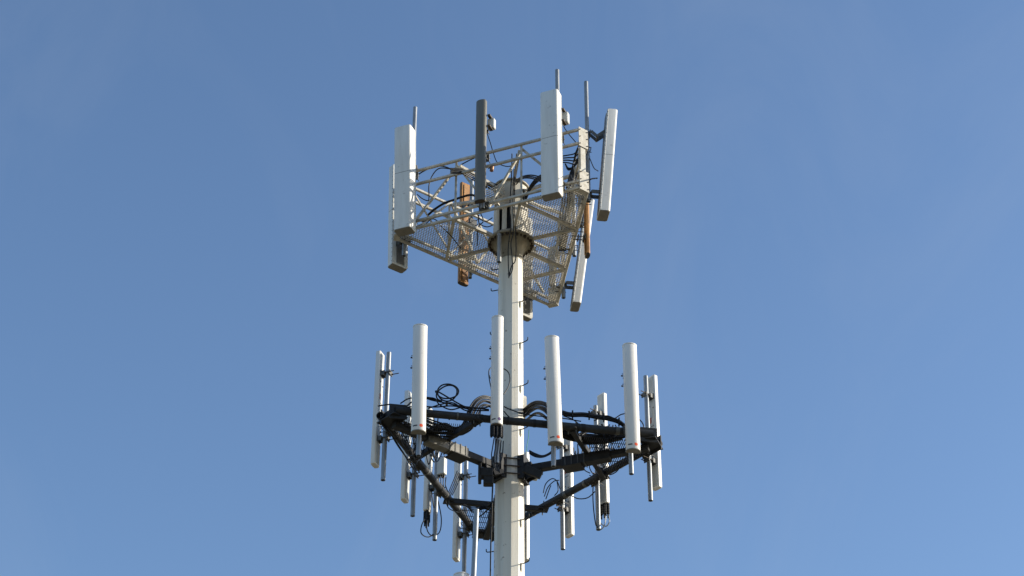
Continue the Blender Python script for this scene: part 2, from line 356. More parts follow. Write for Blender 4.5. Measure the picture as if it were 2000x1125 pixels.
# ------------------------------------------------------------------ upper platform
up = thing('upper_platform', 'upper triangular truss platform of tan steel with expanded metal floor', 'antenna platform', (0,0,0))
UC = [corner(AU, RU, k, 0) for k in range(3)]       # left, right, far
CUT = 0.15
def edge_pt(k, f, z): a, b = UC[k], UC[(k+1) % 3]; q = a + (b-a)*f; return V(q.x, q.y, z)
EL = (UC[1]-UC[0]).length; fc = CUT/EL*1.06
RZ = (0.0, 0.138, 0.90, 1.18)
TH = (0.335, 0.665)
for k in range(3):
    for i, dz in enumerate(RZ):
        MB().beam(edge_pt(k, fc, ZU+dz), edge_pt(k, 1-fc, ZU+dz), 0.044, 0.044, 0.006).build('rail', M['truss'], up)
    n = (Face(AU+60+120*k, 0, 0)).n
    for f in TH:
        MB().beam(edge_pt(k, f, ZU+0.026)-n*0.053, edge_pt(k, f, ZU+1.20)-n*0.053, 0.036, 0.05).build('post', M['truss'], up)
        MB().beam(edge_pt(k, f, ZU+1.15)-n*0.092, edge_pt(k, 0.5, ZU+0.14)-n*0.092, 0.036).build('diagonal', M['truss'], up)
        MB().beam(edge_pt(k, f, ZU+1.15)-n*0.10, edge_pt(k, 0.10 if f < 0.5 else 0.90, ZU+0.12)-n*0.10, 0.036).build('diagonal', M['truss'], up)
        c = edge_pt(k, f, 0); d = V(-c.x, -c.y, 0).normalized()
        MB().beam(edge_pt(k, f, ZU+0.0)+d*0.06, d*(-RF-0.005)+V(0,0,ZU+0.018), 0.045, 0.05).build('radial_beam', M['truss'], up)
        MB().beam(edge_pt(k, f, ZU+1.12)+d*0.10, d*(-HR1-0.01)+V(0,0,ZU+1.04), 0.045, 0.05).build('radial_beam', M['truss'], up)
    if k:                                           # lighter counter braces on the two far faces
        for f in TH:
            MB().beam(edge_pt(k, f, ZU+0.06)-n*0.13, edge_pt(k, 0.5, ZU+0.92)-n*0.13, 0.024).build('brace', M['truss'], up)
            MB().beam(edge_pt(k, f, ZU+0.06)-n*0.13, edge_pt(k, 0.12 if f < 0.5 else 0.88, ZU+0.92)-n*0.13, 0.024).build('brace', M['truss'], up)
    # bar across the corner, corner plates and corner column
    MB().beam(edge_pt((k+2) % 3, TH[1], ZU-0.002), edge_pt(k, TH[0], ZU-0.002), 0.045, 0.045).build('corner_beam', M['truss'], up)
    v = UC[k]; d = V(v.x, v.y, 0).normalized(); X = V(-d.y, d.x, 0); ctr = v - d*(CUT*0.866)
    for z0, z1 in ((-0.035, 0.36), (0.84, 1.225)):
        b = MB(); b.box(ctr + d*0.012 + V(0,0,ZU+(z0+z1)/2), (0.185, 0.012, z1-z0), (X, d, V(0,0,1)))
        po = b.build('corner_plate', M['truss'], up)
        for sx in (-1, 1):
            for zz in (z0+0.05, (z0+z1)/2, z1-0.05):
                MB().rod(ctr + X*0.075*sx + d*0.0182 + V(0,0,ZU+zz), ctr + X*0.075*sx + d*0.032 + V(0,0,ZU+zz), 0.010, 6).build('bolt', M['bolt'], po)
    MB().box(ctr - d*0.03 + V(0,0,ZU+0.60), (0.10, 0.06, 0.478), (X, d, V(0,0,1))).build('corner_column', M['truss'], up)
    fp = MB(); fp.box(ctr - d*0.02 + V(0,0,ZU-0.042), (0.18, 0.10, 0.010), (X, d, V(0,0,1))); fp.build('foot_plate', M['truss'], up)
def inside(p, poly):
    s = None
    for i in range(len(poly)):
        a, b = poly[i], poly[(i+1) % len(poly)]
        c = (b[0]-a[0])*(p[1]-a[1]) - (b[1]-a[1])*(p[0]-a[0])
        if s is None: s = c > 0
        elif (c > 0) != s: return False
    return True
def expanded(poly, z, name='expanded_metal_panel'):
    mb = MB(); ax, ay = 0.046, 0.076
    ca, sa = math.cos(R(-23)), math.sin(R(-23))
    w = lambda u, v: V(u*ca - v*sa, u*sa + v*ca, 0)
    for i in range(-70, 71):
        for j in range(-50, 51):
            u, v = i*ax/2, j*ay/2
            if (i+j) % 2: continue
            for du in (-1, 1):
                a, b = w(u, v), w(u+du*ax/2, v+ay/2); m = (a+b)/2
                if m.length < RF+0.01 or not inside((m.x, m.y), poly): continue
                d = (b-a).normalized(); s_ = V(-d.y, d.x, 0)
                z0, z1 = z, z+0.012
                P = [V(q.x, q.y, zz) + s_*e for q in (a-d*0.002, b+d*0.002) for zz, e in ((z0, -0.0038), (z0, 0.0017), (z1, 0.0038), (z1, -0.0017))]
                k0 = len(mb.v); mb.v += P
                for q in ((0,1,5,4), (1,2,6,5), (2,3,7,6), (3,0,4,7)): mb.f.append([k0+x for x in q]); mb.sm.append(False)
    o = mb.build(name, M['mesh'], up); o['kind'] = 'stuff'; return o
pt2 = lambda k, f: (edge_pt(k, f, 0).x, edge_pt(k, f, 0).y)
zm = ZU+0.027
for k in range(3):
    cpt = (UC[k].x*0.93, UC[k].y*0.93)
    expanded([pt2((k+2) % 3, TH[1]), pt2((k+2) % 3, 0.95), pt2(k, 0.05), pt2(k, TH[0])], zm)
    expanded([pt2((k+2) % 3, TH[1]), pt2(k, TH[0]), (0.0, 0.0)], zm)
    if k: expanded([pt2(k, TH[0]), pt2(k, TH[1]), (0.0, 0.0)], zm)
# small step grating leaning on the head at the climbing gap
sg = MB(); a0, b0 = at_y(950, 372, -0.42), at_y(985, 356, -0.42)
for i in range(8):
    p = a0 + (b0-a0)*(i/7); sg.beam(p, p + V(0.02, 0.0, -0.34), 0.009, 0.02)
for i in range(9):
    o_ = V(0.02*i/8, 0, -0.34*i/8); sg.beam(a0+o_+V(0,0.012,0), b0+o_+V(0,0.012,0), 0.009, 0.016)
sg.build('step_grating', M['mesh'], up)
sgb = MB(); m_ = (a0+b0)/2; sgb.beam(m_+V(0,0.03,-0.05), V(m_.x*0.6, -0.20, m_.z-0.05), 0.03); sgb.beam(m_+V(0.02,0.03,-0.30), V(m_.x*0.6, -0.20, m_.z-0.30), 0.03); build_each(sgb, 'grating_bracket', M['truss'], up)

# ------------------------------------------------------------------ lower platform
lo = thing('lower_platform', 'lower triangular platform of dark galvanised pipes and arms on the pole', 'antenna platform')
LC = [corner(AL, RL, k, 0) for k in range(3)]
def ledge(k, f, z): a, b = LC[k], LC[(k+1) % 3]; q = a + (b-a)*f; return V(q.x, q.y, z)
ends = ((0.070, 0.935), (0.058, 0.93), (0.07, 0.955))
for k in range(3):
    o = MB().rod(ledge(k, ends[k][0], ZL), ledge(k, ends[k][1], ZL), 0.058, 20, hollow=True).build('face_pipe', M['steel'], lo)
    td = (LC[(k+1) % 3]-LC[k]).normalized()
    for f_ in (0.14, 0.27, 0.365, 0.43, 0.545, 0.685, 0.71, 0.80, 0.88):
        q_ = ledge(k, f_+random.uniform(-0.015, 0.015), ZL); bw = random.choice((0.012, 0.018, 0.03))
        MB().rod(q_-td*bw, q_+td*bw, 0.0625, 16).build('pipe_band', random.choice((M['plug'], M['plug'], M['clamp'])), lo)
    v = LC[k]; d = V(v.x, v.y, 0).normalized(); X = V(-d.y, d.x, 0); za = ZL-0.145
    # standoff arm: inner square tube, wider outer sleeve, clamp on the pole
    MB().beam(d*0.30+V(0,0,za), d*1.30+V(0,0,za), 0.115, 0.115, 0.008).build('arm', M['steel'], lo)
    slv = MB(); slv.beam(d*0.86+V(0,0,za), d*1.62+V(0,0,za), 0.15, 0.16, 0.006).build('arm_sleeve', M['sleeve'] if k == 0 else M['steel'], lo)  # left sleeve gets a paler colour that stands in for sunlight on it
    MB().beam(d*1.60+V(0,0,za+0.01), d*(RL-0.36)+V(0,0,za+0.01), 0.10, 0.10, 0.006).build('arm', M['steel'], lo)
    sp = MB()
    for e in (0.92, 1.02, 1.12, 1.22): sp.beam(d*e+V(0,0,za)-X*0.083, d*e+V(0,0,za)+X*0.083, 0.014, 0.19)
    build_each(sp, 'sleeve_strap', M['clamp'], lo)
    MB().box(d*1.02+V(0,0,za-0.105), (0.30, 0.24, 0.014), (d, X, V(0,0,1))).build('sleeve_plate', M['steel'], lo)
    # bar across the corner
    A, B = ledge((k+2) % 3, 0.66, ZL-0.045), ledge(k, 0.34, ZL-0.045)
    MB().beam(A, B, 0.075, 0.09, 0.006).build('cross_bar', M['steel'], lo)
    for P in (A, B):
        pb = MB(); pb.box(P+V(0,0,-0.01), (0.16, 0.16, 0.014), (d, X, V(0,0,1))); pb.build('pad_plate', M['steel'], lo)
        pr = MB(); t = (B-A).normalized(); sgn = 1 if P is A else -1
        for e in (-0.06, 0.06):
            pr.rod(P + d*e + V(0,0,-0.07), P + d*e + V(0,0,0.12), 0.009, 6)
        build_each(pr, 'u_bolt', M['clamp'], lo)
    # corner box where the two pipes meet the arm
    cb = MB(); cc = d*(RL-0.36)
    for sx in (-1, 1):
        n_ = (X*sx*0.866 + d*0.5)
        cb.box(cc + d*0.05 + X*0.17*sx + V(0,0,ZL-0.01), (0.014, 0.26, 0.24), (n_, V(-n_.y, n_.x, 0), V(0,0,1)))
    cb.box(cc + d*0.03 + V(0,0,ZL-0.075), (0.42, 0.26, 0.014), (X, d, V(0,0,1)))
    cb.box(cc + d*0.10 + V(0,0,ZL+0.0), (0.30, 0.014, 0.13), (X, d, V(0,0,1)))
    cb.build('corner_bracket', M['steel'], lo)
    # bar grating in the corner
    gb = MB(); poly = [(ledge((k+2) % 3, 0.67, 0).x, ledge((k+2) % 3, 0.67, 0).y), (ledge((k+2) % 3, 0.92, 0).x, ledge((k+2) % 3, 0.92, 0).y), (ledge(k, 0.08, 0).x, ledge(k, 0.08, 0).y), (ledge(k, 0.33, 0).x, ledge(k, 0.33, 0).y)]
    gx, gy = sum(p[0] for p in poly)/4, sum(p[1] for p in poly)/4; poly = [(gx+(p[0]-gx)*0.86, gy+(p[1]-gy)*0.86) for p in poly]
    bd = LN.n; bx = LN.t
    for i in range(-110, 111):
        o_ = bx*(i*0.03); run = [q for q in [o_ + bd*(j*0.02) for j in range(-140, 141)] if inside((q.x, q.y), poly)]
        if len(run) > 2: gb.beam(run[0]+V(0,0,ZL-0.095), run[-1]+V(0,0,ZL-0.095), 0.005, 0.022)
    for j in range(-20, 21):
        o_ = bd*(j*0.18); run = [q for q in [o_ + bx*(i*0.02) for i in range(-180, 181)] if inside((q.x, q.y), poly)]
        if len(run) > 2: gb.beam(run[0]+V(0,0,ZL-0.090), run[-1]+V(0,0,ZL-0.090), 0.007, 0.008)
    g_ = gb.build('bar_grating', M['steel'], lo); g_['kind'] = 'stuff'
    # pole clamp
    cl = MB(); rp_ = pole_r(ZL)
    cl.box(d*(rp_+0.03)+V(0,0,za), (0.20, 0.05, 0.44), (X, d, V(0,0,1)))
    cl.box(d*(rp_+0.105)+V(0,0,za), (0.17, 0.10, 0.17), (X, d, V(0,0,1)))
    for sx in (-1, 1):
        cl.box(d*(rp_-0.005)+X*0.115*sx+V(0,0,za), (0.035, 0.12, 0.40), (X, d, V(0,0,1)))
        cl.loft([[d*(rp_+0.056)+X*(0.05*sx+e)+V(0,0,za-0.20) for e in (-0.007, 0.007)] + [d*(rp_+0.056)+X*(0.05*sx+e)+V(0,0,za-0.09) for e in (0.007, -0.007)],
                 [d*(rp_+0.30)+X*(0.05*sx+e)+V(0,0,za-0.10) for e in (-0.007, 0.007)] + [d*(rp_+0.30)+X*(0.05*sx+e)+V(0,0,za-0.061) for e in (0.007, -0.007)]])
    cl.build('pole_clamp', M['steel'], lo)
    # tie rods from this clamp to the next
    v2 = LC[(k+1) % 3]; d2 = V(v2.x, v2.y, 0).normalized(); X2 = V(-d2.y, d2.x, 0)
    for dz in (-0.13, 0.0, 0.13):
        a_, b_ = d*(rp_+0.0)+X*0.13, d2*(rp_+0.0)-X2*0.13
        mdl = (a_+b_)/2; mdl = mdl.normalized()*(max(mdl.length, rp_+0.012))
        MB().path([a_+V(0,0,za+dz), a_*0.4+mdl*0.6+V(0,0,za+dz), b_*0.4+mdl*0.6+V(0,0,za+dz), b_+V(0,0,za+dz)], 0.010, 6).build('tie_rod', M['bolt'], lo)
# clamp block hanging below the left arm
hb = at_y(950, 925, -0.35)
blk = MB(); blk.box(hb, (0.20, 0.14, 0.15), bev=0.01); blk.box(hb+V(-0.10,0.02,0.02), (0.05, 0.18, 0.30), bev=0.008); blk.box(hb+V(0.03,0,-0.13), (0.15, 0.12, 0.14), bev=0.01)
blk.beam(hb+V(0.10,0.03,0.02), hb+V(0.24,0.10,0.08), 0.08); blk.build('hanging_clamp', M['steel'], lo)
hb = at_y(1042, 922, -0.36)
blk = MB(); blk.beam(hb+V(-0.14,0.0,0.06), hb+V(0.12,0.0,-0.06), 0.05, 0.13, 0.006); blk.build('clamp_ear', M['steel'], lo)

# ------------------------------------------------------------------ antennas and their pipes
def mount_pipe(face, px, py, off, top, bot, label, group, rad=0.036, clamps=()):
    """vertical pipe on a face; px,py locate it, top/bot are the rows of its ends"""
    q = face.xy(px, py, off)
    zt, zb = z_for(q.x, q.y, top), z_for(q.x, q.y, bot)
    o = thing('mounting_pipe', label, 'pipe', (q.x, q.y, zb), face.rz, group)
    MB().rod(V(0,0,0), V(0,0,zt-zb), rad, 14, hollow=True).build('pipe', M['galv'], o)
    for zc in clamps:                               # crossover plates that bolt the pipe to the rail
        c = MB(); c.box((0, -rad-0.012, zc-zb), (0.17, 0.016, 0.15)); c.box((0, -rad-0.0265, zc-zb), (0.13, 0.014, 0.11))
        co = c.build('crossover_plate', M['clamp'], o)
        b = MB()
        for sx in (-1, 1):
            for sz in (-1, 1):
                b.rod(V(0.062*sx, -rad-0.10, zc-zb+0.05*sz), V(0.062*sx, rad+0.02, zc-zb+0.05*sz), 0.007, 6)
            b.path([V(0.062*sx, 0, zc-zb+0.05), V(0.062*sx, rad+0.012, zc-zb+0.05), V(0, rad+0.02, zc-zb+0.05), V(-0.062*sx, rad+0.012, zc-zb+0.05)], 0.007, 6)
        build_each(b, 'u_bolt', M['clamp'], co)
    o['p'] = 0; del o['p']
    return o, q, zb, zt
def bracket(parent, z, gap, w=0.10, big=False, bolts=True):
    """clamp on the pipe (local origin) reaching out to the panel's back at y = gap"""
    b = MB()
    b.box((0, 0.043, z), (0.12, 0.014, 0.075)); b.box((0, -0.043, z), (0.12, 0.014, 0.075))
    for sx in (-1, 1): b.box((w/2*sx, (0.05+gap)/2, z), (0.010, gap-0.05, 0.07))
    b.box((0, gap-0.006, z), (w+0.03, 0.010, 0.10))
    o = build_each(b, 'bracket', M['clamp'], parent)
    if bolts:
        c = MB()
        for sx in (-1, 1): c.rod(V(0.048*sx, -0.16 if sx > 0 else -0.12, z), V(0.048*sx, 0.06, z), 0.007, 6)
        for sx in (-1, 1): c.rod(V(0.048*sx, -0.062, z), V(0.048*sx, -0.0501, z), 0.014, 6)
        build_each(c, 'bolt', M['bolt'], o)
    return o
def tilt_arm(parent, z, gap, reach):
    b = MB()                                       # scissor arm for a tilted panel
    b.box((0, 0.043, z), (0.13, 0.016, 0.10)); b.box((0, -0.043, z), (0.13, 0.016, 0.10))
    for sx in (-1, 1):
        x = 0.05*sx
        b.beam(V(x, 0.055, z+0.03), V(x, (gap+reach)*0.55, z-0.08), 0.012, 0.055); b.beam(V(x+0.013*sx, (gap+reach)*0.52, z-0.08), V(x+0.013*sx, gap+reach, z+0.05), 0.012, 0.055)
    b.box((0, gap+reach-0.008, z+0.05), (0.16, 0.014, 0.13))
    b.rod(V(-0.08, (gap+reach)*0.54, z-0.08), V(0.08, (gap+reach)*0.54, z-0.08), 0.016, 8)
    return build_each(b, 'tilt_bracket', M['clamp'], parent)

def d_profile(w, d, back=0.35, n=14):             # flat back at y=0, round front; returns loop of (x, y)
    pts = [(-w/2+0.012, 0), (w/2-0.012, 0), (w/2, 0.012), (w/2, d*back)]
    for i in range(1, n):
        t = math.pi*i/n; pts.append((w/2*math.cos(t), d*back + d*(1-back)*math.sin(t)))
    pts += [(-w/2, d*back), (-w/2, 0.012)]
    return pts
def box_profile(w, d, r=0.045, rb=0.012):         # back corners crisp, front corners rounded
    pts = [(-w/2+rb, 0), (w/2-rb, 0), (w/2, rb)]
    for i in range(7): t = R(90*i/6); pts.append((w/2-r+r*math.cos(t), d-r+r*math.sin(t)))
    for i in range(7): t = R(90+90*i/6); pts.append((-w/2+r+r*math.cos(t), d-r+r*math.sin(t)))
    pts.append((-w/2, rb)); return pts
def extr(mb, prof, g, z0, z1, e=0.008, tilt=0.0, zr=0.0, top=True, bot=True):
    w = max(p[0] for p in prof); d = max(p[1] for p in prof)
    def ring(z, k): return [V(p[0]*(1-k/w), g + d/2 + (p[1]-d/2)*(1-2*k/d) + (z-zr)*tilt, z) for p in prof]
    rs = []
    rs += [ring(z0, e), ring(z0+e*0.4, e*0.3), ring(z0+e, 0)] if bot else [ring(z0, 0)]
    rs += [ring(z1-e, 0), ring(z1-e*0.4, e*0.3), ring(z1, e)] if top else [ring(z1, 0)]
    n = len(prof)
    mb.loft(rs, smooth=True, cap0=True, cap1=True)

def sharp(o, ang=40):
    me = o.data
    me.set_sharp_from_angle(angle=R(ang)); return o

# ---- lower platform, near face: four round-fronted antennas
TG = 'round-fronted white antennas along the near rail of the lower platform'
PG = 'galvanised mounting pipes of the lower platform'
def tube_antenna(pxc, top, bot, pipe_px, pipe_bot, label, plabel, w=0.212, dot='red', boots=False, roll=0.0):
    f = LN
    po, q, zb, zt = mount_pipe(f, pipe_px, (bot+pipe_bot)/2, 0.11, top+45, pipe_bot, plabel, PG, clamps=(ZL,))
    gap = 0.090; d = 0.130
    c = q + f.n*(gap+d/2)
    z1, z0 = z_for(c.x, c.y, top+1), z_for(c.x, c.y, bot-3)
    # sideways correction so that the tube's middle falls where it is seen
    want = on_plane(pxc, (top+bot)/2, f.n, f.n.dot(c)); du = (want-c).dot(f.t)
    o = thing('round_antenna', label, 'antenna', (q.x+f.t.x*du, q.y+f.t.y*du, z0), f.rz, TG)
    H = z1-z0; prof = d_profile(w, d, 0.36, 20)
    b = MB(); extr(b, prof, gap, 0.018, H-0.022, 0.003); sharp(b.build('radome', M['lwhite'], o))
    cprof = d_profile(w+0.007, d+0.007, 0.36, 20)
    for z_a, z_b in ((0, 0.018), (H-0.022, H)):
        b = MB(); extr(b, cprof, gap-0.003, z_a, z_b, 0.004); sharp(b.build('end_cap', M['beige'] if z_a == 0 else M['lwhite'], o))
    # sticker and label on the curved front (local x runs to the left of the picture)
    def patch(x0, x1, za, zb_, name, m, disc=False, eps=0.0015):
        mb = MB(); back = d*0.36
        def P(x, z):
            yy = back + (d-back)*math.sqrt(max(0, 1-(x/(w/2))**2)) + gap
            nn = V(x/(w/2)**2, (yy-gap-back)/(d-back)**2, 0).normalized(); return V(x, yy, z) + nn*eps
        if disc:
            cx, cz, r = (x0+x1)/2, (za+zb_)/2, (zb_-za)/2
            for i in range(20):
                t0, t1 = 2*math.pi*i/20, 2*math.pi*(i+1)/20
                for k0, k1 in ((0.0, 0.5), (0.5, 1.0)):
                    p = [P(cx+r*k*math.cos(t), cz+r*k*math.sin(t)) for k, t in ((k0, t0), (k1, t0), (k1, t1), (k0, t1))]
                    mb.quad(*(p if k0 else p[1:][:2]+[P(cx, cz)]))
        else:
            for i in range(4):
                xa, xb = x0+(x1-x0)*i/4, x0+(x1-x0)*(i+1)/4
                mb.quad(P(xa, za), P(xb, za), P(xb, zb_), P(xa, zb_))
        mb.build(name, m, o)
    patch(-0.052, 0.000, 0.060, 0.112, 'round_sticker', M['purple'] if dot == 'purple' else M['red'], True)
    patch(0.030, 0.088 if w > 0.2 else 0.080, 0.072, 0.093, 'label', M['ink'])
    bracket(o, 0.35, gap, 0.09); bracket(o, H-0.42, gap, 0.09)
    sd = MB()                                         # little screws of the upper bracket seen at the side
    for z_ in (H-0.50, H-0.68):
        sd.rod(V(w/2-0.01, gap-0.05, z_), V(w/2+0.02, gap-0.05, z_), 0.012, 6); sd.rod(V(w/2-0.03, gap-0.02, z_+0.02), V(w/2+0.012, gap-0.03, z_+0.02), 0.006, 6)
    build_each(sd, 'side_screw', M['bolt'], o)
    o.matrix_world = Matrix.Translation((q.x+f.t.x*du, q.y+f.t.y*du, z0+H/2)) @ Matrix.Rotation(f.rz, 4, 'Z') @ Matrix.Rotation(R(roll), 4, 'Y') @ Matrix.Translation((0, 0, -H/2))
    if boots:
        for i in range(7):
            b = MB(); x = -0.078+0.026*i
            for j in range(6): b.rod(V(x, gap+0.05+0.03*(i % 2), -0.004-0.028*j), V(x, gap+0.05+0.03*(i % 2), -0.026-0.028*j), 0.021, 10)
            b.rod(V(x, gap+0.05+0.03*(i % 2), -0.004), V(x, gap+0.05+0.03*(i % 2), -0.19), 0.016, 8)
            b.build('connector_boot', M['plug'], o)
    return o
tube_antenna(819.5, 636, 848, 818, 890, 'round-fronted white antenna with orange dot at the left end of the near rail', 'bare pipe end below the leftmost orange-dotted white antenna', roll=0.9)
tube_antenna(971.5, 619, 835, 971, 905, 'slim round-fronted white antenna with purple dot directly in front of the pole', 'pipe end below the purple-dotted antenna in front of the pole', w=0.176, dot='purple', boots=True)
tube_antenna(1082, 658, 870, 1081, 911, 'round-fronted white antenna with orange dot just right of the pole', 'bare pipe end below the orange-dotted antenna just right of the pole', roll=1.3)
tube_antenna(1234, 672, 884, 1232.5, 926, 'round-fronted white antenna with orange dot at the right end of the near rail', 'bare pipe end below the rightmost orange-dotted white antenna')

# ---- lower platform, left and right faces: flat-backed sector panels
LG, RG = 'white panel antennas on the left face of the lower platform', 'white panel antennas on the right face of the lower platform'
def sector(face, pipe_px, pipe_py, ptop, pbot, pc, top, bot, label, plabel, group, w=0.17, d=0.085, marks=False, boots=False, gap=0.105, br=(0.22, 0.80), pipe=True):
    po, q, zb, zt = mount_pipe(face, pipe_px, pipe_py, 0.105, ptop, pbot, plabel, PG, clamps=(ZL,))
    c = q + face.n*(gap+d/2)
    z1, z0 = z_for(c.x, c.y, top), z_for(c.x, c.y, bot); H = z1-z0
    o = thing('panel_antenna', label, 'antenna', (q.x, q.y, z0), face.rz, group)
    b = MB(); extr(b, d_profile(w, d, 0.80, 12), gap, 0, H, 0.010); sharp(b.build('radome', M['lwhite'], o), 35)
    t = MB(); t.box((0, gap-0.004, H/2), (w*0.72, 0.006, H*0.97)); t.build('back_plate', M['box'], o)
    for zf in br: bracket(o, H*zf, gap, 0.10)
    if marks:
        m = MB(); m.box((0.015, gap-0.0085, H*0.585), (0.055, 0.002, 0.10)); m.build('white_label', M['tagw'], o)
        m = MB(); m.box((-0.025, gap-0.0085, H*0.595), (0.045, 0.002, 0.10)); m.build('red_label', M['tagr'], o)
        m = MB(); m.box((0.0, gap-0.0085, H*0.54), (0.08, 0.002, 0.012)); m.build('print_line', M['seam'], o)
    if boots:
        for i in range(4):
            bb = MB(); x, y = -0.048+0.032*i, gap+0.012+0.052*(i % 2)
            for j in range(6): bb.rod(V(x, y, -0.004-0.03*j), V(x, y, -0.027-0.03*j), 0.025, 9)
            bb.rod(V(x, y, -0.004), V(x, y, -0.25), 0.013, 8); bb.build('connector_boot', M['plug'], o)
    for e in (0.30, 0.43, 0.70):
        k = MB(); k.rod(V(0.04, gap-0.012, H*e), V(0.04, gap-0.0071, H*e), 0.012, 8); k.rod(V(-0.035, gap-0.012, H*e+0.05), V(-0.035, gap-0.0071, H*e+0.05), 0.009, 8); build_each(k, 'rivet', M['bolt'], o)
    return o
sector(LLf, 754, 810, 689, 938, 0, 690, 910, 'sunlit white panel antenna outermost at the far left corner of lower platform', 'long grey pipe of the outermost left panel antenna', LG, marks=True)
sector(LLf, 808, 950, 770, 1008, 0, 767, 979, 'white panel antenna behind the leftmost orange-dotted antenna', 'grey pipe behind the leftmost orange-dotted antenna', LG)
sector(LLf, 851, 980, 850, 1055, 0, 800, 1000, 'grey shaded panel antenna with black connectors below the white box', 'mottled grey pipe beside the panel with black connectors on the left', LG, boots=True)
sector(LLf, 908, 1030, 880, 1160, 0, 884, 1094, 'white panel antenna nearest the left side of the pole', 'pale grey pipe running off the lower frame edge left of the pole', LG, br=(0.22, 0.76))
sector(LRt, 1266, 860, 735, 978, 0, 736, 955, 'white panel antenna with red label outermost at the right corner', 'long grey pipe of the outermost right panel antenna', RG, marks=True, w=0.16)
sector(LRt, 1166, 915, 793, 1035, 0, 771, 985, 'white panel antenna with black connectors between the two right round antennas', 'grey pipe beside the right panel with black connectors', RG, boots=True, w=0.16)
sector(LRt, 1098, 960, 850, 1073, 0, 838, 1048, 'white panel antenna with red label below the antenna just right of the pole', 'grey pipe hanging in front of the red-labelled panel right of the pole', RG, marks=True, w=0.16)
sector(LRt, 1012, 985, 893, 1128, 0, 886, 1096, 'white panel antenna mostly hidden behind the right edge of the pole', 'grey pipe hidden behind the pole at its right edge', RG, boots=False, w=0.16)

# ---- upper platform antennas
UG, UPG = 'large white box antennas on the upper platform', 'galvanised mounting pipes of the upper platform'
def big_panel(face, q, zb_row, zt_row, label, w=0.30, d=0.19, gap=0.13, tilt=0.0, mat_='white', prof=None, roll=0.0, seam=0.54, boxes=None, brk=True, arm=False, cat='antenna', name='box_antenna', group=UG, e=0.014):
    c = q + face.n*(gap+d/2)
    zr = z_for(c.x, c.y, (zb_row+zt_row)/2)
    z1, z0 = z_for(c.x, c.y, zt_row), z_for(c.x, c.y, zb_row); H = z1-z0
    o = thing(name, label, cat, (q.x, q.y, z0), face.rz, group)
    pf = prof or box_profile(w, d, 0.04)
    m = M[mat_]
    if seam:
        s = H*seam
        b = MB(); extr(b, pf, gap, 0.012, s-0.004, e, tilt, 0, top=False, bot=False); sharp(b.build('radome', m, o), 35)
        b = MB(); extr(b, pf, gap, s+0.004, H, e, tilt, 0, bot=False); sharp(b.build('radome', m, o), 35)
        ip = [(p[0]*0.985, d/2+(p[1]-d/2)*0.98) for p in pf]
        b = MB(); extr(b, ip, gap, s-0.005, s+0.005, 0.0, tilt, 0, top=False, bot=False); b.build('seam', M['seam'], o)
    else:
        b = MB(); extr(b, pf, gap, 0.012, H, e, tilt, 0, bot=False); sharp(b.build('radome', m, o), 35)
    if not prof:
        rp = [(x, y) for x, y in box_profile(w+0.014, 0.022, 0.006, 0.004)]
        b = MB(); b.loft([[V(x, gap-0.004+y+z*tilt, z) for x, y in rp] for z in (0.03, H-0.03)]); rim = b.build('rim', M['box'], o)
        b = MB(); nr = int(H/0.09)
        for sx in ((-1, 1) if face is not UN else (1,)):
            for i in range(nr): b.box((sx*(w/2+0.008), gap+0.008+(0.06+i*0.09)*tilt, 0.06+i*0.09), (0.006, 0.010, 0.012))
        ro = b.build('rim_screws', M['bolt'], rim); ro['kind'] = 'stuff'
    ip = [(p[0]*0.97, d/2+(p[1]-d/2)*0.95) for p in pf]
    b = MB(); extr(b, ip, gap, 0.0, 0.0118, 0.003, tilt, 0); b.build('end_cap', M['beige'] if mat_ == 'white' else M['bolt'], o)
    b = MB()
    bz = lambda z: z*tilt
    for zf in (0.25, 0.5, 0.75):
        b.box((0, gap-0.004+bz(H*zf), H*zf), (w*0.55, 0.006, 0.18))
    if tilt == 0: b.box((0, gap-0.010, H/2), (w*0.5, 0.005, H*0.95))
    else: b.beam(V(0, gap-0.010+bz(0.05), 0.05), V(0, gap-0.010+bz(H-0.05), H-0.05), w*0.5, 0.005)
    b.build('back_plate', M['orange'] if mat_ == 'orange' else M['shadeback'], o)
    if brk:
        bracket(o, H*0.20, gap+bz(H*0.20), 0.14)
        if arm: tilt_arm(o, H*0.78, gap, bz(H*0.82))
        else: bracket(o, H*0.74, gap+bz(H*0.74), 0.14)
    for (z, x, y, s) in (boxes or ()):
        b = MB(); b.box((x, y, H*z), s, bev=0.008); bo = b.build('tilt_box', M['box'], o)
        b = MB(); b.box((x, (y+gap)/2 if y < gap else y, H*z+s[2]*0.55), (0.05, abs(gap-y)+0.03, 0.03)); b.box((x, (y+gap)/2, H*z-s[2]*0.55), (0.05, abs(gap-y)+0.03, 0.03)); build_each(b, 'box_bracket', M['bolt'], bo)
    return o, H
def upipe(face, px, py, off, top, bot, label, cl=(0.07, 1.04), rad=0.034):
    return mount_pipe(face, px, py, off, top, bot, label, UPG, rad=rad, clamps=tuple(ZU+c for c in cl))
_, q, _, _ = upipe(UN, 806, 330, 0.085, 210, 440, 'pipe with its tip above the tilted white box antenna on the left')
big_panel(UN, q, 453, 263, 'tilted white box antenna with truss shadows on its side at the left corner', w=0.30, d=0.21, gap=0.10, tilt=0.078)
_, q, _, _ = upipe(UN, 944, 330, 0.085, 207, 407, 'pipe directly behind the dark grey antenna')
big_panel(UN, q, 394, 197, 'narrow dark grey curved antenna at the middle of the upper platform', w=0.175, d=0.10, gap=0.075, mat_='grey', prof=d_profile(0.175, 0.10, 0.55, 14), seam=None, boxes=((0.80, -0.12, -0.04, (0.12, 0.09, 0.20)),), name='grey_antenna', group=None)
_, q, _, _ = upipe(UN, 1090, 290, 0.085, 137, 385, 'pipe rising above the big upright white antenna, highest tip of the tower')
